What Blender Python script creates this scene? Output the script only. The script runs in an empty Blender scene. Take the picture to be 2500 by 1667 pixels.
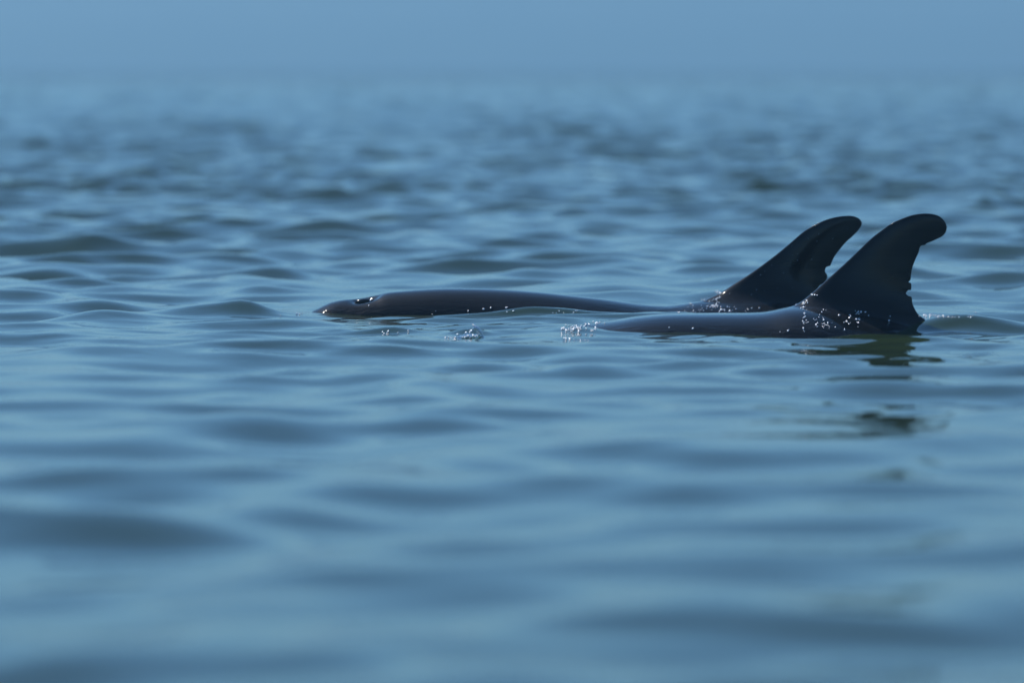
import bpy, math, random
import numpy as np

# ------------------------------------------------------------------ camera
# photograph 2500 x 1667; low telephoto shot from a boat, ~14 m from the animals
W, H, LENS = 2500.0, 1667.0, 175.0
F = W * LENS / 36.0
CAM_H, HORIZON = 0.70, 160.0
PITCH = math.atan((H / 2 - HORIZON) / F)
scene = bpy.context.scene
col = scene.collection
cam_d = bpy.data.cameras.new('camera')
cam = bpy.data.objects.new('camera', cam_d)
col.objects.link(cam)
cam.location = (0, 0, CAM_H)
cam.rotation_euler = (math.pi / 2 - PITCH, 0, 0)
cam_d.lens, cam_d.sensor_width = LENS, 36.0
cam_d.clip_start, cam_d.clip_end = 0.1, 30000
cam_d.dof.use_dof = True
cam_d.dof.focus_distance = 13.55
cam_d.dof.aperture_fstop = 2.8
scene.camera = cam

# ------------------------------------------------------------------ sky, sun, exposure
SUN = (-0.36, 0.53, 0.77)                       # towards the sun: ahead, left, high
sun_el = math.asin(SUN[2] / math.sqrt(sum(c * c for c in SUN)))
sun_az = math.atan2(SUN[0], SUN[1])             # clockwise from +Y
world = bpy.data.worlds.new('World')
scene.world = world
world.use_nodes = True
wn, wl = world.node_tree.nodes, world.node_tree.links
bg = wn['Background']
sky = wn.new('ShaderNodeTexSky')
sky.sky_type = 'NISHITA'
sky.sun_disc = False
sky.sun_elevation = sun_el
sky.sun_rotation = sun_az
sky.air_density, sky.dust_density, sky.ozone_density = 1.1, 0.08, 10.0
tint = wn.new('ShaderNodeMixRGB'); tint.blend_type = 'MULTIPLY'; tint.inputs[0].default_value = 1.0
tint.inputs[2].default_value = (0.82, 1.02, 1.05, 1)     # cool white balance of the whole sky
wl.new(sky.outputs[0], tint.inputs[1])
wl.new(tint.outputs[0], bg.inputs[0])
bg.inputs[1].default_value = 0.112
sl = bpy.data.lights.new('sun', 'SUN')
sl.energy, sl.angle, sl.color = 4.8, math.radians(0.53), (1.0, 0.94, 0.86)
so = bpy.data.objects.new('sun', sl)
col.objects.link(so)
from mathutils import Vector
so.rotation_euler = Vector(SUN).to_track_quat('Z', 'Y').to_euler()
so.location = (-4, 6, 9)
scene.view_settings.view_transform = 'Standard'
scene.view_settings.look = 'None'
scene.view_settings.exposure = -0.15
scene.view_settings.gamma = 1.0
scene.cycles.use_denoising = True
scene.cycles.max_bounces = 6
scene.cycles.volume_bounces = 0
scene.cycles.sample_clamp_direct = 12
scene.cycles.sample_clamp_indirect = 5

# ------------------------------------------------------------------ helpers
def at(px, py, d):
    """pixel of the photograph -> point on the upright plane y = d"""
    c, s = math.cos(PITCH), math.sin(PITCH)
    dx, up = px - W / 2, H / 2 - py
    v = (dx, F * c + up * s, -F * s + up * c)
    k = d / v[1]
    return v[0] * k, d, CAM_H + v[2] * k

def tag(o, label=None, cat=None, group=None, kind=None):
    if label: o['label'] = label
    if cat: o['category'] = cat
    if group: o['group'] = group
    if kind: o['kind'] = kind
    return o

def obj(name, me, mat, parent=None):
    o = bpy.data.objects.new(name, me)
    col.objects.link(o)
    if mat: me.materials.append(mat)
    if parent: o.parent = parent
    return o

def grid_mesh(name, V, nr, nc, closed_u=False):
    """V: (nr*nc,3) row-major quads, fast"""
    r = np.arange(nr - 1)[:, None]
    c = np.arange(nc - 1)[None, :]
    a = (r * nc + c).ravel()
    quads = np.stack([a, a + 1, a + nc + 1, a + nc], 1).astype(np.int32)
    me = bpy.data.meshes.new(name)
    me.vertices.add(len(V))
    me.vertices.foreach_set('co', V.astype(np.float32).ravel())
    n = len(quads)
    me.loops.add(n * 4)
    me.loops.foreach_set('vertex_index', quads.ravel())
    me.polygons.add(n)
    me.polygons.foreach_set('loop_start', np.arange(0, n * 4, 4, dtype=np.int32))
    me.update(calc_edges=True)
    me.polygons.foreach_set('use_smooth', np.ones(n, dtype=bool))
    return me

def new_mat(name):
    m = bpy.data.materials.new(name)
    m.use_nodes = True
    return m, m.node_tree.nodes, m.node_tree.links, m.node_tree.nodes['Principled BSDF']

# ------------------------------------------------------------------ materials
def water_material():
    m, n, l, b = new_mat('sea_water')
    b.inputs['Base Color'].default_value = (0.024, 0.042, 0.018, 1)
    b.inputs['Roughness'].default_value = 0.03
    b.inputs['IOR'].default_value = 1.333
    tc = n.new('ShaderNodeTexCoord')
    # faint capillary ripples everywhere
    n1 = n.new('ShaderNodeTexNoise'); n1.inputs['Scale'].default_value = 5.0
    n1.inputs['Detail'].default_value = 3.0
    l.new(tc.outputs['Object'], n1.inputs['Vector'])
    b1 = n.new('ShaderNodeBump'); b1.inputs['Strength'].default_value = 1.0
    b1.inputs['Distance'].default_value = 0.003
    l.new(n1.outputs['Fac'], b1.inputs['Height'])
    # chop that the sheet is too coarse to carry, towards the horizon
    at_ = n.new('ShaderNodeAttribute'); at_.attribute_name = 'coarse'
    n2 = n.new('ShaderNodeTexNoise'); n2.inputs['Scale'].default_value = 0.9
    n2.inputs['Detail'].default_value = 3.0
    l.new(tc.outputs['Object'], n2.inputs['Vector'])
    mul = n.new('ShaderNodeMath'); mul.operation = 'MULTIPLY'
    l.new(n2.outputs['Fac'], mul.inputs[0]); l.new(at_.outputs['Fac'], mul.inputs[1])
    b2 = n.new('ShaderNodeBump'); b2.inputs['Strength'].default_value = 1.0
    b2.inputs['Distance'].default_value = 1.0
    l.new(mul.outputs[0], b2.inputs['Height'])
    l.new(b1.outputs[0], b2.inputs['Normal'])
    l.new(b2.outputs[0], b.inputs['Normal'])
    return m

def skin_material():
    m, n, l, b = new_mat('wet_dolphin_skin')
    tc = n.new('ShaderNodeTexCoord')
    mp = n.new('ShaderNodeMapping'); mp.inputs['Scale'].default_value = (1.2, 6, 6)
    l.new(tc.outputs['Object'], mp.inputs['Vector'])
    nz = n.new('ShaderNodeTexNoise'); nz.inputs['Scale'].default_value = 2.2
    nz.inputs['Detail'].default_value = 5
    l.new(mp.outputs[0], nz.inputs['Vector'])
    cr = n.new('ShaderNodeValToRGB')
    cr.color_ramp.elements[0].position, cr.color_ramp.elements[0].color = 0.30, (0.003, 0.005, 0.008, 1)
    cr.color_ramp.elements[1].position, cr.color_ramp.elements[1].color = 0.75, (0.014, 0.016, 0.021, 1)
    l.new(nz.outputs['Fac'], cr.inputs[0])
    l.new(cr.outputs[0], b.inputs['Base Color'])
    b.inputs['Roughness'].default_value = 0.55
    b.inputs['IOR'].default_value = 1.3
    b.inputs['Specular IOR Level'].default_value = 0.03
    b.inputs['Coat Weight'].default_value = 1.0
    b.inputs['Coat Roughness'].default_value = 0.07
    b.inputs['Coat IOR'].default_value = 1.34
    # fine rake scratches and a wet, slightly uneven film
    mp2 = n.new('ShaderNodeMapping'); mp2.inputs['Scale'].default_value = (2.5, 30, 30)
    mp2.inputs['Rotation'].default_value = (0, 0.35, 0.2)
    l.new(tc.outputs['Object'], mp2.inputs['Vector'])
    n2 = n.new('ShaderNodeTexNoise'); n2.inputs['Scale'].default_value = 3.0; n2.inputs['Detail'].default_value = 4
    l.new(mp2.outputs[0], n2.inputs['Vector'])
    # water film running off the lower flanks
    sep = n.new('ShaderNodeSeparateXYZ'); l.new(tc.outputs['Object'], sep.inputs[0])
    mr = n.new('ShaderNodeMapRange'); mr.inputs['From Min'].default_value = 0.228; mr.inputs['From Max'].default_value = 0.19
    l.new(sep.outputs[2], mr.inputs['Value'])
    mp3 = n.new('ShaderNodeMapping'); mp3.inputs['Scale'].default_value = (22, 40, 75)
    l.new(tc.outputs['Object'], mp3.inputs['Vector'])
    n3 = n.new('ShaderNodeTexNoise'); n3.inputs['Scale'].default_value = 1.0; n3.inputs['Detail'].default_value = 3; n3.inputs['Distortion'].default_value = 0.6
    l.new(mp3.outputs[0], n3.inputs['Vector'])
    mm = n.new('ShaderNodeMath'); mm.operation = 'MULTIPLY'
    l.new(n3.outputs['Fac'], mm.inputs[0]); l.new(mr.outputs[0], mm.inputs[1])
    bf = n.new('ShaderNodeBump'); bf.inputs['Strength'].default_value = 0.8; bf.inputs['Distance'].default_value = 0.006
    l.new(mm.outputs[0], bf.inputs['Height'])
    bp = n.new('ShaderNodeBump'); bp.inputs['Strength'].default_value = 0.22; bp.inputs['Distance'].default_value = 0.002
    l.new(n2.outputs['Fac'], bp.inputs['Height'])
    l.new(bf.outputs[0], bp.inputs['Normal'])
    l.new(bp.outputs[0], b.inputs['Normal'])
    l.new(bp.outputs[0], b.inputs['Coat Normal'])
    return m

def plain(name, c, rough, ior=1.45):
    m, n, l, b = new_mat(name)
    nz = n.new('ShaderNodeTexNoise'); nz.inputs['Scale'].default_value = 60
    mx = n.new('ShaderNodeMixRGB')
    mx.inputs[1].default_value = (*[v * 0.8 for v in c], 1); mx.inputs[2].default_value = (*c, 1)
    l.new(nz.outputs['Fac'], mx.inputs[0]); l.new(mx.outputs[0], b.inputs['Base Color'])
    b.inputs['Roughness'].default_value = rough
    b.inputs['IOR'].default_value = ior
    return m

WATER = water_material()
SKIN = skin_material()
BLOW = plain('blowhole_shade', (0.006, 0.005, 0.006), 0.15)
EYE = plain('dolphin_eye', (0.01, 0.008, 0.006), 0.05)
SPOUT = plain('splashed_water', (0.7, 0.78, 0.74), 0.03, 1.333)
DROP = plain('glint_droplets', (0.97, 0.97, 0.97), 0.16)  # clear drops given white, mostly metallic colour to stand in for sun glints
DROP.node_tree.nodes['Principled BSDF'].inputs['Metallic'].default_value = 0.8
b_ = SPOUT.node_tree.nodes['Principled BSDF']
b_.inputs['Transmission Weight'].default_value = 0.9

# ------------------------------------------------------------------ the sea
D_FAR, D_NEAR = 14.2, 13.2

def build_sea():
    rng = np.random.default_rng(11)
    ys = list(2 - 402 * np.linspace(1, 0, 40)[:-1] ** 3)
    y = 2.0
    while y < 1500:
        ys.append(y)
        if 12.0 < y < 14.9: s = 0.017
        elif y < 30: s = 0.034
        elif y < 300: s = 0.034 * (y / 30) ** 1.22
        else: s = (y - 300) * 0.03 + 0.034 * 10 ** 1.22
        y += s
    ys = np.array(ys + [1500.0])
    u = np.linspace(-1, 1, 331)
    wrow = 1.2 + 0.21 * np.maximum(ys, 0)
    X = wrow[:, None] * u[None, :]
    out = wrow[:, None] + (1700 - wrow[:, None]) * (np.linspace(0, 1, 31)[1:] ** 5)[None, :]
    X = np.concatenate([-out[:, ::-1], X, out], 1)
    u = X[0]
    Y = np.repeat(ys[:, None], len(u), 1)
    dy = np.gradient(ys)[:, None] * np.ones_like(X)
    dx = np.gradient(X, axis=1)
    sp = np.maximum(np.abs(dx), np.abs(dy) * 0.8)
    Z = np.zeros_like(X); OX = np.zeros_like(X); OY = np.zeros_like(X)
    # wind chop: grows with the open water behind the animals
    env = 0.64 + 0.66 / (1 + np.exp(-(Y - 16.5) / 1.6)) + 0.12 / (1 + np.exp(-(Y - 34) / 6.0))
    patch = 1 + 0.25 * np.sin(X * 0.9 + Y * 0.31 + 1) * np.sin(Y * 0.23 - X * 0.4)
    # quieter water round the two animals
    calm = np.exp(-((X - 0.25) / 1.15) ** 4 - ((Y - 13.5) / 1.1) ** 2)
    env = env * patch
    N = 160
    lam = np.exp(rng.uniform(math.log(0.24), math.log(3.0), N))
    ang = math.radians(-90 + 14) + rng.normal(0, math.radians(66), N)
    ph = rng.uniform(0, 2 * math.pi, N)
    slope = 0.125 * math.sqrt(2 / N) * np.exp(-0.5 * ((np.log(lam) - math.log(0.52)) / 0.75) ** 2) * 1.35
    for i in range(N):
        k = 2 * math.pi / lam[i]
        kx, ky = math.cos(ang[i]), math.sin(ang[i])
        w = np.clip((lam[i] / sp - 3) / 3, 0, 1) * env * (1 - (0.78 if lam[i] > 0.45 else 0.35) * calm)
        p = k * (kx * X + ky * Y) + ph[i]
        a = slope[i] / k
        cp, spn = np.cos(p), np.sin(p)
        Z += a * w * cp
        OX -= 1.25 * a * w * kx * spn
        OY -= 1.25 * a * w * ky * spn
    near = np.exp(-((X - 0.25) / 1.5) ** 4 - ((Y - 13.3) / 1.15) ** 4)
    for i in range(46):
        lam_i = math.exp(rng.uniform(math.log(0.09), math.log(0.26)))
        k = 2 * math.pi / lam_i; t = math.radians(-90) + rng.normal(0, 0.9)
        Z += near * (0.5 + 0.5 * np.sin(X * 3.1 + i) * np.sin(Y * 2.3 + 2 * i)) * 0.016 / k * np.cos(k * (math.cos(t) * X + math.sin(t) * Y) + i * 2.4)
    # added wavelets that break up the fin reflection in front of the animals
    refl_break = np.exp(-((X - 0.5) / 1.3) ** 4 - ((Y - 11.6) / 1.9) ** 4)
    for i in range(30):
        lam_i = math.exp(rng.uniform(math.log(0.20), math.log(0.5)))
        k = 2 * math.pi / lam_i; t = math.radians(-90) + rng.normal(0, 0.6)
        Z += refl_break * 0.013 / k * np.cos(k * (math.cos(t) * X + math.sin(t) * Y) + i * 1.7)
    coarse = np.clip((sp - 0.06) / 0.30, 0, 1)

    def bump(px, py, d, amp, sx, sy, rot=0.0):
        x0 = at(px, py, d)[0]
        c, s = math.cos(rot), math.sin(rot)
        a = (X - x0) * c + (Y - d) * s
        b = -(X - x0) * s + (Y - d) * c
        return amp * np.exp(-(a / sx) ** 2 - (b / sy) ** 2)
    for args in SEA_FEATURES:
        Z += bump(*args)
    V = np.stack([X + OX, Y + OY, Z], -1).reshape(-1, 3)
    me = grid_mesh('water', V, len(ys), len(u))
    at_ = me.attributes.new('coarse', 'FLOAT', 'POINT')
    at_.data.foreach_set('value', coarse.astype(np.float32).ravel())
    o = obj('water', me, WATER)
    tag(o, 'rippled blue-green sea reaching to the hazy horizon', kind='structure')
    return o

def build_invented_coast():
    # invented low wooded coast, added to darken the band above the water, 0.9 km off
    rng = np.random.default_rng(4)
    nx, ny = 240, 24
    x = np.linspace(-1500, 1500, nx); v = np.linspace(0, 1, ny)
    crest = 24 + 2 * np.sin(x / 300 + 1) + 1.2 * np.sin(x / 110) + 0.8 * np.sin(x / 40 + 2)
    crest = crest * np.clip((1500 - np.abs(x)) / 300, 0, 1)
    Z = crest[None, :] * np.sin(math.pi * v)[:, None] ** 0.6 - 1 + rng.normal(0, 0.5, (ny, nx))
    Z[0], Z[-1] = -1, -1
    Y = 900 + 300 * v[:, None] + 25 * np.sin(x / 150)[None, :]
    V = np.stack([np.repeat(x[None, :], ny, 0), Y, Z], -1).reshape(-1, 3)
    m, n, l, b = new_mat('invented_hillside')
    nz = n.new('ShaderNodeTexNoise'); nz.inputs['Scale'].default_value = 0.06; nz.inputs['Detail'].default_value = 6
    tc = n.new('ShaderNodeTexCoord'); l.new(tc.outputs['Object'], nz.inputs['Vector'])
    cr = n.new('ShaderNodeValToRGB')
    cr.color_ramp.elements[0].color = (0.03, 0.05, 0.025, 1); cr.color_ramp.elements[1].color = (0.08, 0.10, 0.05, 1)
    l.new(nz.outputs['Fac'], cr.inputs[0]); l.new(cr.outputs[0], b.inputs['Base Color'])
    b.inputs['Roughness'].default_value = 0.9
    tag(obj('invented_hills', grid_mesh('invented_hills', V, ny, nx), m), 'invented low coast in haze, added for the soft blue band above the water', kind='structure')

def build_haze():
    x, y0, y1, z0, z1_ = 1750, -430, 1560, -1.6, 34
    V = [(-x, y0, z0), (x, y0, z0), (x, y1, z0), (-x, y1, z0), (-x, y0, z1_), (x, y0, z1_), (x, y1, z1_), (-x, y1, z1_)]
    me = poly_mesh('haze', V, [(3, 2, 1, 0), (4, 5, 6, 7), (0, 1, 5, 4), (1, 2, 6, 5), (2, 3, 7, 6), (3, 0, 4, 7)])
    m = bpy.data.materials.new('sea_haze'); m.use_nodes = True
    n, l = m.node_tree.nodes, m.node_tree.links
    n.remove(n['Principled BSDF'])
    v = n.new('ShaderNodeVolumePrincipled')
    v.inputs['Color'].default_value = (0.35, 0.70, 1.0, 1)
    v.inputs['Density'].default_value = HAZE
    v.inputs['Anisotropy'].default_value = 0.3
    l.new(v.outputs[0], n['Material Output'].inputs['Volume'])
    tag(obj('haze', me, m), 'thin pale sea haze over the bay', kind='stuff')
HAZE = 0.0019

# px, py (photo), distance, amplitude, half-length along x, half-length along y, turn
SEA_FEATURES = [
    (612, 745, 13.98, 0.031, 0.075, 0.10, 0.3),      # bow hump pushed up by the far animal
    (520, 775, 14.05, 0.010, 0.17, 0.14, 0.1),
    (735, 790, 13.50, 0.016, 0.17, 0.13, 0.05),       # smooth swell beside its head
    (1320, 745, 13.93, 0.020, 0.20, 0.045, 0.0),      # water lapping along its flank
    (1150, 755, 13.90, 0.010, 0.12, 0.04, 0.08),
    (1490, 758, 13.80, 0.014, 0.20, 0.05, 0.05),
    (1260, 775, 13.62, 0.010, 0.35, 0.07, 0.0),
    (1240, 800, 13.30, 0.012, 0.22, 0.10, 0.1),
    (870, 765, 14.12, -0.003, 0.26, 0.15, 0.0),
    (1400, 800, 13.05, 0.016, 0.17, 0.12, 0.12),      # swell ahead of the near animal
    (1640, 820, 12.72, 0.010, 0.30, 0.09, 0.0),       # lens of water along its flank
    (1930, 815, 13.02, -0.012, 0.26, 0.13, 0.0),
    (2080, 840, 12.6, 0.012, 0.35, 0.07, -0.05),
    (2330, 778, 13.22, 0.033, 0.16, 0.12, -0.1),      # swell behind its fin
    (2560, 790, 13.2, 0.018, 0.22, 0.14, -0.1),
    (925, 468, 27.6, 0.075, 0.20, 0.11, 0.1),         # single steeper crests out in the chop
    (787, 489, 25.9, 0.045, 0.20, 0.09, 0.0),
    (1074, 643, 17.6, 0.042, 0.14, 0.10, 0.25),
    (457, 547, 22.0, 0.040, 0.16, 0.09, 0.1),
    (1185, 560, 21.3, 0.026, 0.10, 0.10, 0.0),
    (215, 693, 16.0, 0.018, 0.10, 0.10, 0.1),
    (230, 590, 19.8, 0.026, 0.12, 0.10, 0.2),
    (665, 647, 17.4, 0.022, 0.08, 0.09, 0.0),
    (2100, 395, 36.0, 0.050, 0.22, 0.18, 0.0),
    (960, 815, 13.05, 0.014, 0.06, 0.05, 0.0),
    (1150, 822, 12.95, 0.013, 0.045, 0.05, 0.0),
]

# ------------------------------------------------------------------ dolphins
def catmull(pts, n):
    pts = np.array(pts, float)
    p = np.vstack([2 * pts[0] - pts[1], pts, 2 * pts[-1] - pts[-2]])
    out = []
    for i in range(1, len(p) - 2):
        t = np.linspace(0, 1, n, endpoint=False)[:, None]
        a, b, c, d = p[i - 1], p[i], p[i + 1], p[i + 2]
        out.append(0.5 * (2 * b + (c - a) * t + (2 * a - 5 * b + 4 * c - d) * t ** 2 + (3 * b - a - 3 * c + d) * t ** 3))
    out.append(pts[-1:])
    return np.vstack(out)

def resample(c, n):
    s = np.r_[0, np.cumsum(np.linalg.norm(np.diff(c, axis=0), axis=1))]
    t = np.linspace(0, s[-1], n)
    return np.stack([np.interp(t, s, c[:, k]) for k in range(c.shape[1])], 1)

def poly_mesh(name, V, Fc):
    me = bpy.data.meshes.new(name)
    me.from_pydata([tuple(map(float, v)) for v in V], [], Fc)
    me.update()
    return me

def rings_mesh(name, rings, tip0=None, tip1=None):
    """closed tube from equal rings; ends capped by a point or an n-gon"""
    n = len(rings[0]); V = [p for r in rings for p in r]; Fc = []
    for i in range(len(rings) - 1):
        for j in range(n):
            a, b = i * n + j, i * n + (j + 1) % n
            Fc.append((a, b, b + n, a + n))
    if tip0 is None: Fc.append(tuple(range(n - 1, -1, -1)))
    else:
        V.append(tip0); k = len(V) - 1
        Fc += [(k, (j + 1) % n, j) for j in range(n)]
    e = (len(rings) - 1) * n
    if tip1 is None: Fc.append(tuple(range(e, e + n)))
    else:
        V.append(tip1); k = len(V) - 1
        Fc += [(k, e + j, e + (j + 1) % n) for j in range(n)]
    return poly_mesh(name, V, Fc)

def blade(name, lead, trail, tip, plane_y, thick, flare, sink, top):
    """fin from its leading and trailing outline (x,z), aerofoil section, thickening into the back"""
    n = 150
    L, T = resample(np.array(lead), n), resample(np.array(trail), n)
    L = np.vstack([[L[0] + sink[0]], L]); T = np.vstack([[T[0] + sink[1]], T])
    ss = 0.5 - 0.5 * np.cos(np.linspace(0, math.pi, 17))
    prof = 5 * (0.2969 * np.sqrt(ss) - 0.126 * ss - 0.3516 * ss ** 2 + 0.2843 * ss ** 3 - 0.1015 * ss ** 4)
    prof[-1] = 0; prof[0] = 0
    rings = []
    K = np.exp(-0.5 * (np.arange(-30, 31) / 22.0) ** 2); K /= K.sum()
    Lp = resample(L[1:], 400)
    Ts = np.stack([np.convolve(np.pad(T[:, k], 30, mode='edge'), K, 'valid') for k in (0, 1)], 1)
    Tp = resample(Ts[1:], 400)
    for i in range(len(L)):
        c = T[i] - L[i]
        ch = np.linalg.norm(c)
        P = L[i][None] + c[None] * ss[:, None]
        hgt = np.maximum(P[:, 1] - top(P[:, 0]), -0.035)
        dl = np.sqrt(((P[:, None] - Lp[None]) ** 2).sum(-1)).min(1)
        dt = np.sqrt(((P[:, None] - Tp[None]) ** 2).sum(-1)).min(1)
        q = dl / np.maximum(dl + dt, 1e-5)
        h = thick * (dl + dt) * np.interp(q, ss, prof) + 0.0006 + flare * np.exp(-hgt / 0.032) * np.clip(ss * (1 - ss) * 4, 0, 1) ** 0.5
        h[0] = h[-1] = 0
        h = np.maximum(h, 0)
        ring = [(P[j, 0], plane_y - h[j], P[j, 1]) for j in range(17)]
        ring += [(P[j, 0], plane_y + h[j], P[j, 1]) for j in range(15, 0, -1)]
        rings.append(ring)
    return rings_mesh(name, rings[:-1], None, (tip[0], plane_y, tip[1]))

def union(base, cutters):
    """one continuous body surface"""
    tmp = bpy.data.objects.new('tmp', base); col.objects.link(tmp)
    others = []
    for c in cutters:
        o = bpy.data.objects.new('tmp_part', c); col.objects.link(o); others.append(o)
        md = tmp.modifiers.new('u', 'BOOLEAN'); md.operation = 'UNION'; md.solver = 'EXACT'; md.object = o
    dg = bpy.context.evaluated_depsgraph_get()
    me = bpy.data.meshes.new_from_object(tmp.evaluated_get(dg))
    for o in [tmp] + others:
        bpy.data.objects.remove(o)
    me.polygons.foreach_set('use_smooth', np.ones(len(me.polygons), dtype=bool))
    return me

def dolphin(d, stations, lead, trail, tip, label, blow_x, flat):
    """stations: x, top z, bottom z, half width;  lead / trail: (x, z) outlines of the dorsal fin"""
    root = bpy.data.objects.new('dolphin', None)
    col.objects.link(root)
    x_root = lead[0][0]
    root.location = (x_root, d, -0.2)
    tag(root, label, 'dolphin', 'pair of dolphins surfacing side by side')
    st = catmull(stations, 12)
    xs = st[:, 0]
    fine = np.unique(np.r_[np.linspace(xs[0], xs[-1], 170), np.linspace(blow_x - 0.1, blow_x + 0.14, 50)])
    order = np.argsort(xs)
    tab = [np.interp(fine, xs[order], st[order, k]) for k in (1, 2, 3)]
    nseg = 112
    th = np.linspace(0, 2 * math.pi, nseg, endpoint=False)
    rings = []
    for x, zt, zb, w in zip(fine, *tab):
        zc, h = (zt + zb) / 2, (zt - zb) / 2
        cy = np.cos(th); sz = np.sin(th)
        yy = np.sign(cy) * np.abs(cy) ** (2 / flat) * w
        zz = zc + np.sign(sz) * np.abs(sz) ** (2 / flat) * h
        # keel of the tail stock is pinched
        top = np.clip(sz, 0, 1)
        # blowhole: an open crescent on top of the head, its near lip sunk
        ex = (x - blow_x) / 0.033
        ey = (yy + 0.022) / 0.024
        hole = np.exp(-(ex ** 2) ** 1.2 - (ey ** 2) ** 1.2) * (top > 0.3)
        ridge = np.exp(-((x - blow_x + 0.055) / 0.03) ** 2 - (yy / 0.05) ** 2) * (top > 0.3)
        zz = zz - 0.021 * hole + 0.003 * ridge
        rings.append([(x - x_root, yy[j], zz[j] + 0.2) for j in range(nseg)])
    body = rings_mesh('body', rings,
                      tuple(np.mean(rings[0], axis=0) + np.array([-0.012, 0, 0])), tuple(np.mean(rings[-1], axis=0) + np.array([0.01, 0, 0])))
    off = np.array([-x_root, 0.2])
    fin = blade('fin', np.array(lead) + off, np.array(trail) + off, np.array(tip) + off, 0.0, 0.135, 0.045,
                (np.array([0.03, -0.13]), np.array([0.0, -0.13])),
                lambda x: np.interp(x + x_root, fine, tab[0]) + 0.2)
    # flippers and flukes, under water
    parts = [fin]
    zt, zb, w = [np.interp(blow_x + 0.32, fine, t) for t in tab]
    zm = zb + 0.35 * (zt - zb) + 0.2
    for s in (-1, 1):
        rr = []
        for t in np.linspace(0, 1, 9):
            cx = blow_x + 0.32 - x_root + 0.16 * t ** 1.3
            ch = (0.085 * (1 - t) ** 0.6 + 0.012)
            yy = s * (w * 0.55 + 0.27 * t); z0 = zm - 0.17 * t
            rr.append([(cx + ch * math.cos(a), yy, z0 + 0.016 * (1.15 - t) * math.sin(a) * (1 if s < 0 else -1)) for a in np.linspace(0, 2 * math.pi, 16, endpoint=False)])
        parts.append(rings_mesh('flipper', rr))
    tx, tz = xs[-1] - x_root, (st[-1, 1] + st[-1, 2]) / 2 + 0.2
    rr = []
    for t in np.linspace(-1, 1, 25):
        a_ = abs(t)
        cx = tx - 0.02 + 0.13 * a_ ** 1.4
        ch = 0.10 * (1 - a_) ** 0.55 + 0.008
        rr.append([(cx + ch * math.cos(a), t * 0.30, tz + 0.014 * (1.1 - a_) * math.sin(a)) for a in np.linspace(2 * math.pi, 0, 16, endpoint=False)])
    parts.append(rings_mesh('fluke', rr))
    me = union(body, parts)
    # soften the seam between fin and back
    nv = len(me.vertices)
    co = np.empty(nv * 3, np.float32); me.vertices.foreach_get('co', co); co = co.reshape(-1, 3).astype(float)
    ed = np.empty(len(me.edges) * 2, np.int32); me.edges.foreach_get('vertices', ed); ed = ed.reshape(-1, 2)
    tz_ = np.interp(co[:, 0] + x_root, fine, tab[0]) + 0.2
    fx0, fx1 = lead[0][0] - x_root - 0.05, trail[0][0] - x_root + 0.06
    hz = co[:, 2] - tz_
    wt = np.exp(-((hz + 0.005) / 0.035) ** 4) * (co[:, 0] > fx0) * (co[:, 0] < fx1)
    wt = (wt * 0.5)[:, None]
    deg = np.bincount(ed.ravel(), minlength=nv)[:, None]
    for _ in range(6):
        acc = np.zeros_like(co)
        np.add.at(acc, ed[:, 0], co[ed[:, 1]]); np.add.at(acc, ed[:, 1], co[ed[:, 0]])
        co = co * (1 - wt) + wt * acc / np.maximum(deg, 1)
    me.vertices.foreach_set('co', co.astype(np.float32).ravel()); me.update()
    b = obj('body', me, SKIN, root)
    # dark blob filling the blowhole: shade of the opening put into colour
    zt = np.interp(blow_x, fine, tab[0])
    rr = []
    for t in np.linspace(0.02, 0.98, 12):
        a = math.pi * t
        rr.append([(blow_x - x_root + 0.032 * -math.cos(a), -0.004 + 0.014 * math.sin(a) * math.cos(q),
                    zt + 0.2 - 0.014 + 0.0105 * math.sin(a) * math.sin(q)) for q in np.linspace(0, 2 * math.pi, 12, endpoint=False)])
    bm = rings_mesh('blowhole', rr)
    bm.polygons.foreach_set('use_smooth', np.ones(len(bm.polygons), dtype=bool))
    obj('blowhole', bm, BLOW, root)
    # eyes, low on the head
    ex = blow_x + 0.0
    zt, zb, w = [np.interp(ex, fine, t) for t in tab]
    for s in (-1, 1):
        rr = [[(ex - x_root + 0.013 * math.sin(a) * math.cos(q), s * w * 0.97 + 0.008 * -math.cos(a), zb + 0.42 * (zt - zb) + 0.2 + 0.010 * math.sin(a) * math.sin(q))
               for q in np.linspace(0, 2 * math.pi, 10, endpoint=False)] for a in np.linspace(0.1, 3.04, 7)]
        obj('eye', rings_mesh('eye', rr), EYE, root)
    return root

def z1(p): return 1600 + p[0] / 2.94, 480 + p[1] / 2.94     # outline notes taken on an enlargement
def xz(p, d):
    x, _, z = at(p[0], p[1], d)
    return (x, z)

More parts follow.
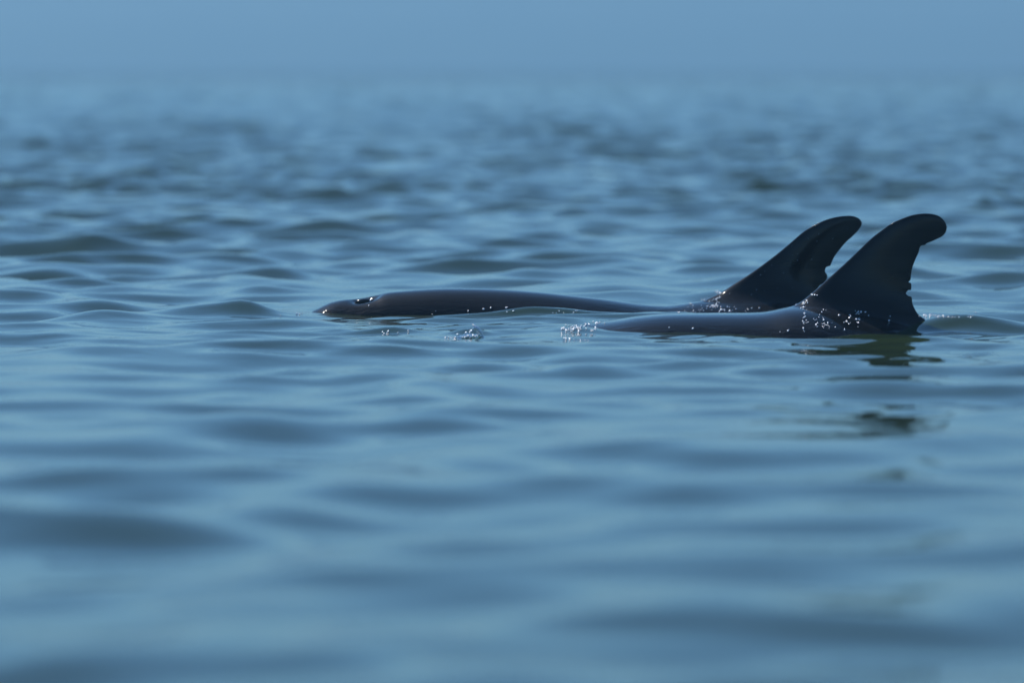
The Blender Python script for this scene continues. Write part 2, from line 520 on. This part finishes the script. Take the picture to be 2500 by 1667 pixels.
far_lead = [(250, 772), (330, 745), (400, 715), (480, 680), (560, 630), (700, 540), (850, 430), (960, 340), (1060, 255), (1150, 200), (1230, 165), (1310, 145), (1390, 138), (1440, 147), (1470, 165), (1482, 188)]
far_trail = [(1260, 850), (1200, 790), (1170, 730), (1160, 680), (1180, 636), (1205, 626), (1230, 592), (1233, 562), (1219, 540), (1221, 516), (1235, 502), (1256, 496), (1275, 450), (1300, 410), (1335, 365), (1370, 325), (1410, 290), (1450, 250), (1475, 215), (1482, 190)]
near_lead = [(960, 790), (1030, 755), (1090, 715), (1150, 670), (1250, 580), (1350, 490), (1450, 395), (1550, 300), (1640, 230), (1700, 190), (1780, 155), (1850, 132), (1930, 122), (2000, 128), (2050, 150), (2080, 185), (2092, 218)]
near_trail = [(1950, 885), (1922, 868), (1885, 840), (1860, 800), (1845, 760), (1840, 721), (1820, 713), (1799, 695), (1815, 672), (1835, 669), (1836, 622), (1817, 621), (1819, 611), (1832, 596), (1835, 560), (1845, 510), (1865, 455), (1890, 400), (1898, 366), (1912, 351), (1935, 349), (1945, 338), (1975, 325), (2020, 305), (2060, 285), (2085, 255), (2092, 222)]

# (the notes above are in pixels of that enlargement)
def outline(p, d, smooth):
    q = [xz(z1(a), d) for a in p]
    return [tuple(v) for v in (catmull(q, 8) if smooth else catmull(q, 3))]

def tops(p, d):
    return [xz(a, d) for a in p]

def build_dolphins():
    # far animal: head and back out of the water
    vis = tops([(783, 749), (813, 737), (859, 732), (915, 721), (946, 714), (997, 709.5), (1061, 705.5), (1112, 704.5), (1200, 706),
                (1302, 712), (1404, 722.5), (1480, 731), (1557, 741.6), (1600, 745.5), (1646, 745.5), (1697, 737)], D_FAR)
    st = [(-0.80, -0.125, -0.155, 0.018), (-0.74, -0.110, -0.175, 0.032), (-0.67, -0.065, -0.19, 0.048), (-0.60, -0.018, -0.205, 0.078)]
    for x, z in vis:
        t = (x + 0.80) / 1.2
        w = 0.20 * min(1, max(0.3, t)) ** 0.55 + 0.02
        bot = -0.21 - 0.20 * min(1, max(0, t)) ** 0.8
        st.append((x, z, bot, w))
    st += [(0.66, 0.028, -0.39, 0.20), (0.82, 0.016, -0.36, 0.18), (1.0, -0.02, -0.33, 0.145), (1.25, -0.08, -0.29, 0.10), (1.55, -0.16, -0.27, 0.06), (1.85, -0.215, -0.27, 0.030), (1.98, -0.235, -0.265, 0.022)]
    dolphin(D_FAR, st, outline(far_lead, D_FAR, True), outline(far_trail, D_FAR, False), xz(z1((1483, 189)), D_FAR),
            'dark grey dolphin with its head, open blowhole and long back above the water', at(893, 735, D_FAR)[0], 2.2)
    # near animal: only the back in front of the fin breaks the surface
    vis = tops([(1493, 783), (1557, 773), (1634, 766.5), (1736, 765), (1838, 763.5), (1889, 758), (1923, 749)], D_NEAR)
    st = [(-0.60, -0.215, -0.245, 0.018), (-0.54, -0.20, -0.265, 0.032), (-0.46, -0.175, -0.28, 0.045), (-0.40, -0.12, -0.295, 0.075), (-0.32, -0.085, -0.32, 0.105), (-0.2, -0.06, -0.36, 0.135), (-0.05, -0.024, -0.40, 0.165), (0.1, 0.002, -0.42, 0.19)]
    for x, z in vis:
        st.append((x, z, -0.41, 0.25))
    st += [(0.82, 0.058, -0.39, 0.25), (0.93, 0.034, -0.37, 0.22), (1.07, 0.006, -0.36, 0.17), (1.3, -0.05, -0.33, 0.13), (1.55, -0.13, -0.30, 0.085), (1.85, -0.20, -0.275, 0.045), (2.1, -0.235, -0.275, 0.026), (2.2, -0.245, -0.275, 0.020)]
    dolphin(D_NEAR, st, outline(near_lead, D_NEAR, True), outline(near_trail, D_NEAR, False), xz(z1((2093, 220)), D_NEAR),
            'dark dolphin with ragged hook-tipped fin, only its fin and mid back above water', -0.22, 2.7)

# ------------------------------------------------------------------ spray
def ico():
    t = (1 + 5 ** 0.5) / 2
    v = np.array([(-1, t, 0), (1, t, 0), (-1, -t, 0), (1, -t, 0), (0, -1, t), (0, 1, t), (0, -1, -t), (0, 1, -t), (t, 0, -1), (t, 0, 1), (-t, 0, -1), (-t, 0, 1)], float)
    v /= np.linalg.norm(v[0])
    f = [(0, 11, 5), (0, 5, 1), (0, 1, 7), (0, 7, 10), (0, 10, 11), (1, 5, 9), (5, 11, 4), (11, 10, 2), (10, 7, 6), (7, 1, 8), (3, 9, 4), (3, 4, 2), (3, 2, 6), (3, 6, 8), (3, 8, 9), (4, 9, 5), (2, 4, 11), (6, 2, 10), (8, 6, 7), (9, 8, 1)]
    v = [tuple(p) for p in v]; g = []
    mid = {}
    def m(a, b):
        k = (min(a, b), max(a, b))
        if k not in mid:
            p = np.array(v[a]) + np.array(v[b]); v.append(tuple(p / np.linalg.norm(p))); mid[k] = len(v) - 1
        return mid[k]
    for a, b, c in f:
        x, y, z = m(a, b), m(b, c), m(c, a)
        g += [(a, x, z), (b, y, x), (c, z, y), (x, y, z)]
    return np.array(v), g
ICO_V, ICO_F = ico()

def flat_drop(rnd, r):
    """a flattened bead of water; turned about halfway between sun and camera so that it glints, with some jitter"""
    n = Vector((SUN[0], SUN[1] - 1, SUN[2])).normalized()
    n = (n + Vector((rnd.gauss(0, .07), rnd.gauss(0, .07), rnd.gauss(0, .07)))).normalized()
    q = n.to_track_quat('Z', 'Y')
    a, b, c = rnd.uniform(0.75, 1.35) * r, rnd.uniform(0.75, 1.35) * r, rnd.uniform(0.38, 0.6) * r
    return [q @ Vector((p[0] * a, p[1] * b, p[2] * c)) for p in ICO_V]

def droplets(name, label, pts, origin):
    """pts: (x, y, z, radius) world"""
    V, Fc = [], []
    rnd = random.Random(len(pts))
    for x, y, z, r in pts:
        k = len(V)
        pts_ = flat_drop(rnd, r)
        V += [(x + p[0] - origin[0], y + p[1] - origin[1], z + p[2] - origin[2]) for p in pts_]
        Fc += [tuple(k + i for i in f) for f in ICO_F]
    me = poly_mesh(name, V, Fc)
    me.polygons.foreach_set('use_smooth', np.ones(len(me.polygons), dtype=bool))
    o = obj(name, me, DROP)
    o.location = origin
    tag(o, label, 'spray', 'bright drops of water thrown up round the dolphins', 'stuff')
    return o

def surface(px, py):
    """what the camera sees at that pixel of the photograph: the drop sits on it"""
    p = Vector(at(px, py, 10.0)); o = Vector((0, 0, CAM_H))
    ok, loc, nor, *_ = scene.ray_cast(DG, o, (p - o).normalized())
    return loc, nor

def cluster(items, rnd):
    """items: px, py, spread x, spread y, count, smallest and largest radius (mm)"""
    out = []
    for cx, cy, sx, sy, n, r0, r1 in items:
        for _ in range(n):
            px, py = (rnd.gauss(cx, sx), rnd.gauss(cy, sy)) if n > 1 else (cx, cy)
            loc, nor = surface(px, py)
            if loc is None or not 12.0 < loc.y < 15.2: continue
            r = (r0 + (r1 - r0) * rnd.random() ** 2.2) / 1000 * 1.12
            out.append((loc.x, loc.y, loc.z + 0.4 * r, r))
    return out

def z2(x, y): return 640 + x / 3.92, 660 + y / 3.92
def z3(x, y): return 1200 + x / 3.92, 660 + y / 3.92

def build_spray():
    rnd = random.Random(8)
    def make(name, label, items):
        pts = cluster(items, rnd)
        if pts: droplets(name, label, pts, (pts[0][0], pts[0][1], 0.0))
    A = lambda x, y, sx, sy, n, r0=1.2, r1=2.6: (*z1((x, y)), sx / 2.94, sy / 2.94, n, r0, r1)
    B = lambda x, y, sx=0, sy=0, n=1, r0=2.0, r1=2.6: (*z2(x, y), sx / 3.92, sy / 3.92, n, r0, r1)
    C = lambda x, y, sx=0, sy=0, n=1, r0=2.0, r1=2.6: (*z3(x, y), sx / 3.92, sy / 3.92, n, r0, r1)
    make('spray_droplets', 'sparkling droplets clinging to the fin base of the dolphin whose head shows',
         [A(455, 690, 12, 12, 10), A(440, 740, 14, 25, 14), A(430, 785, 16, 14, 16), A(380, 745, 30, 10, 10), A(340, 805, 40, 12, 14),
          A(500, 810, 35, 14, 16), A(240, 825, 40, 5, 6), A(160, 828, 8, 3, 2), A(265, 772, 9, 3, 3), A(620, 815, 40, 10, 7), A(340, 748, 20, 6, 4),
          A(440, 683, 14, 4, 5)])
    make('spray_droplets', 'tiny drops scattered over the tall dark fin behind the hook-tipped one',
         [A(x, y, 0, 0, 1, 0.9, 1.2) for x, y in ((980, 352), (920, 376), (1022, 413), (985, 422), (1020, 457), (835, 492), (785, 538), (755, 562), (920, 548),
          (1273, 302), (1380, 234), (1172, 270), (1095, 300), (1160, 322), (1122, 451), (725, 670), (690, 703), (783, 678), (877, 660), (983, 657), (533, 696))])
    make('spray_droplets', 'glittering drops over the wet back under the hook-tipped fin',
         [A(1075, 755, 18, 8, 9), A(1140, 705, 14, 6, 6), A(1058, 790, 10, 4, 4), A(1070, 900, 10, 45, 22), A(1155, 895, 20, 25, 9), A(1205, 830, 10, 8, 4),
          A(1205, 915, 8, 20, 7), A(1255, 925, 22, 9, 10), A(1380, 905, 20, 9, 8), A(1465, 830, 20, 10, 12), A(1460, 895, 10, 18, 10), A(1325, 850, 4, 3, 2),
          A(1400, 858, 6, 8, 4), A(1530, 855, 4, 3, 1), A(1678, 885, 4, 16, 4), A(950, 962, 3, 6, 2), A(895, 972, 2, 2, 1), A(1350, 958, 10, 2, 2), A(1010, 775, 3, 3, 2)])
    make('spray_droplets', 'line of drops trailing on the water behind the hook-tipped fin',
         [A(1935, 858, 14, 5, 7), A(1980, 855, 22, 6, 14), A(2050, 862, 18, 4, 8), A(2110, 866, 30, 3, 7), A(2170, 868, 16, 2, 3), A(2255, 866, 5, 2, 2), A(2280, 850, 6, 5, 2), A(2300, 832, 2, 3, 1)])
    make('spray_droplets', 'dense patch of white spray just ahead of the awash back',
         [C(820, 550, 80, 20, 38, 2.0, 3.6), C(1010, 507, 26, 8, 9, 2, 3.2), C(1083, 508), C(995, 552, 3, 6, 2), C(925, 515, 22, 10, 6), C(715, 562, 22, 5, 6),
          C(715, 655, 30, 4, 6, 1.5, 2.6), C(830, 668, 30, 5, 5, 1.5, 2.2), C(905, 678, 20, 4, 4, 1.5, 2.2)])
    make('spray_droplets', 'few single drops strung along the waterline of the long exposed back',
         [B(175, 432), B(332, 420), B(357, 420), B(380, 418), B(1035, 290, r0=2.2, r1=2.4), B(1020, 338, r0=1.4), B(1972, 392), B(2120, 375, r0=2.8, r1=3.2), B(2188, 360),
          B(1660, 390, r0=1.2, r1=1.4), B(1632, 425, r0=1.3, r1=1.5), C(140, 362, 8, 8, 5, 1.6, 2.4), C(148, 400), C(210, 392, r0=2.6, r1=3), C(587, 408, r0=1.5, r1=1.7), C(620, 409, r0=1.5, r1=1.7),
          C(647, 393), C(690, 409, r0=1.3, r1=1.5), C(783, 407), C(805, 390), C(822, 389), C(1700, 550, r0=2.4), C(1926, 560, r0=2.4), C(1785, 398, 8, 4, 3, 1.4, 2)])
    make('spray_droplets', 'handful of drops on a small dark ripple left of the spout of splashed water',
         [B(1152, 592), B(1168, 610, r0=2.6, r1=3), B(1205, 587, r0=2.8, r1=3.2), B(1195, 602), B(1300, 600), B(1398, 575, r0=2.4), B(1396, 592)])
    # the little spout
    loc, _ = surface(*z2(2000, 648))
    d = loc.y
    root = bpy.data.objects.new('water_splash', None); col.objects.link(root)
    root.location = (loc.x, d, loc.z)
    tag(root, 'small spout of splashed water curling up from the surface', 'splash')
    def tube(path, name):
        P = catmull([(*xz(z2(x, y), d), r / 1000) for x, y, r in path], 6)
        rr = []
        for i in range(len(P)):
            t = P[min(i + 1, len(P) - 1)] - P[max(i - 1, 0)]
            t = t[:2] / np.linalg.norm(t[:2]); nx, nz = -t[1], t[0]
            r = P[i, 2] * (1 + 0.25 * math.sin(i * 2.1))
            rr.append([(P[i, 0] - loc.x + nx * r * math.cos(a), 1.6 * r * math.sin(a), P[i, 1] - loc.z + nz * r * math.cos(a)) for a in np.linspace(0, 2 * math.pi, 10, endpoint=False)])
        me = rings_mesh(name, rr)
        me.polygons.foreach_set('use_smooth', np.ones(len(me.polygons), dtype=bool))
        obj(name, me, SPOUT, root)
    tube([(2100, 660, 8), (2090, 615, 6.5), (2070, 580, 5), (2048, 550, 4), (2028, 525, 2.6), (2008, 506, 1.0)], 'spout')
    tube([(1745, 655, 1.5), (1830, 650, 3), (1900, 646, 5), (1960, 634, 6.5), (2010, 636, 7), (2060, 644, 7), (2130, 655, 4)], 'crest')
    def lump(pts):
        V, Fc = [], []
        for x, y, r in pts:
            q = xz(z2(x, y), d); k = len(V); r *= 1.45
            V += [(q[0] - loc.x + p[0], -0.013 + p[1], q[1] - loc.z + p[2]) for p in flat_drop(rnd, r / 1000)]
            Fc += [tuple(k + i for i in f) for f in ICO_F]
        me = poly_mesh('droplets', V, Fc); me.polygons.foreach_set('use_smooth', np.ones(len(me.polygons), dtype=bool))
        tag(obj('droplets', me, DROP, root), kind='stuff')
    beads = [(2010, 512, 1.6), (2024, 526, 2.4), (2036, 543, 3.8), (2052, 552, 4.2), (2068, 566, 4.0), (2082, 582, 3.4), (2093, 600, 3.0), (2104, 622, 3.4), (2112, 634, 3.0),
             (1953, 596, 3.4), (2000, 577, 2.4), (1988, 590, 1.8), (1872, 611, 2.8), (1755, 638, 2.6), (1782, 634, 2.0), (1028, 640, 0)]
    beads = [q for q in beads if q[2] > 0]
    for _ in range(22):
        x = rnd.uniform(1800, 2120)
        beads.append((x, 640 - rnd.random() * 30 * max(0, 1 - abs(x - 2010) / 190), rnd.uniform(1.2, 2.6)))
    lump(beads)

build_dolphins()
SEA = build_sea()
build_invented_coast()
build_haze()
DG = bpy.context.evaluated_depsgraph_get()
DG.update()
build_spray()
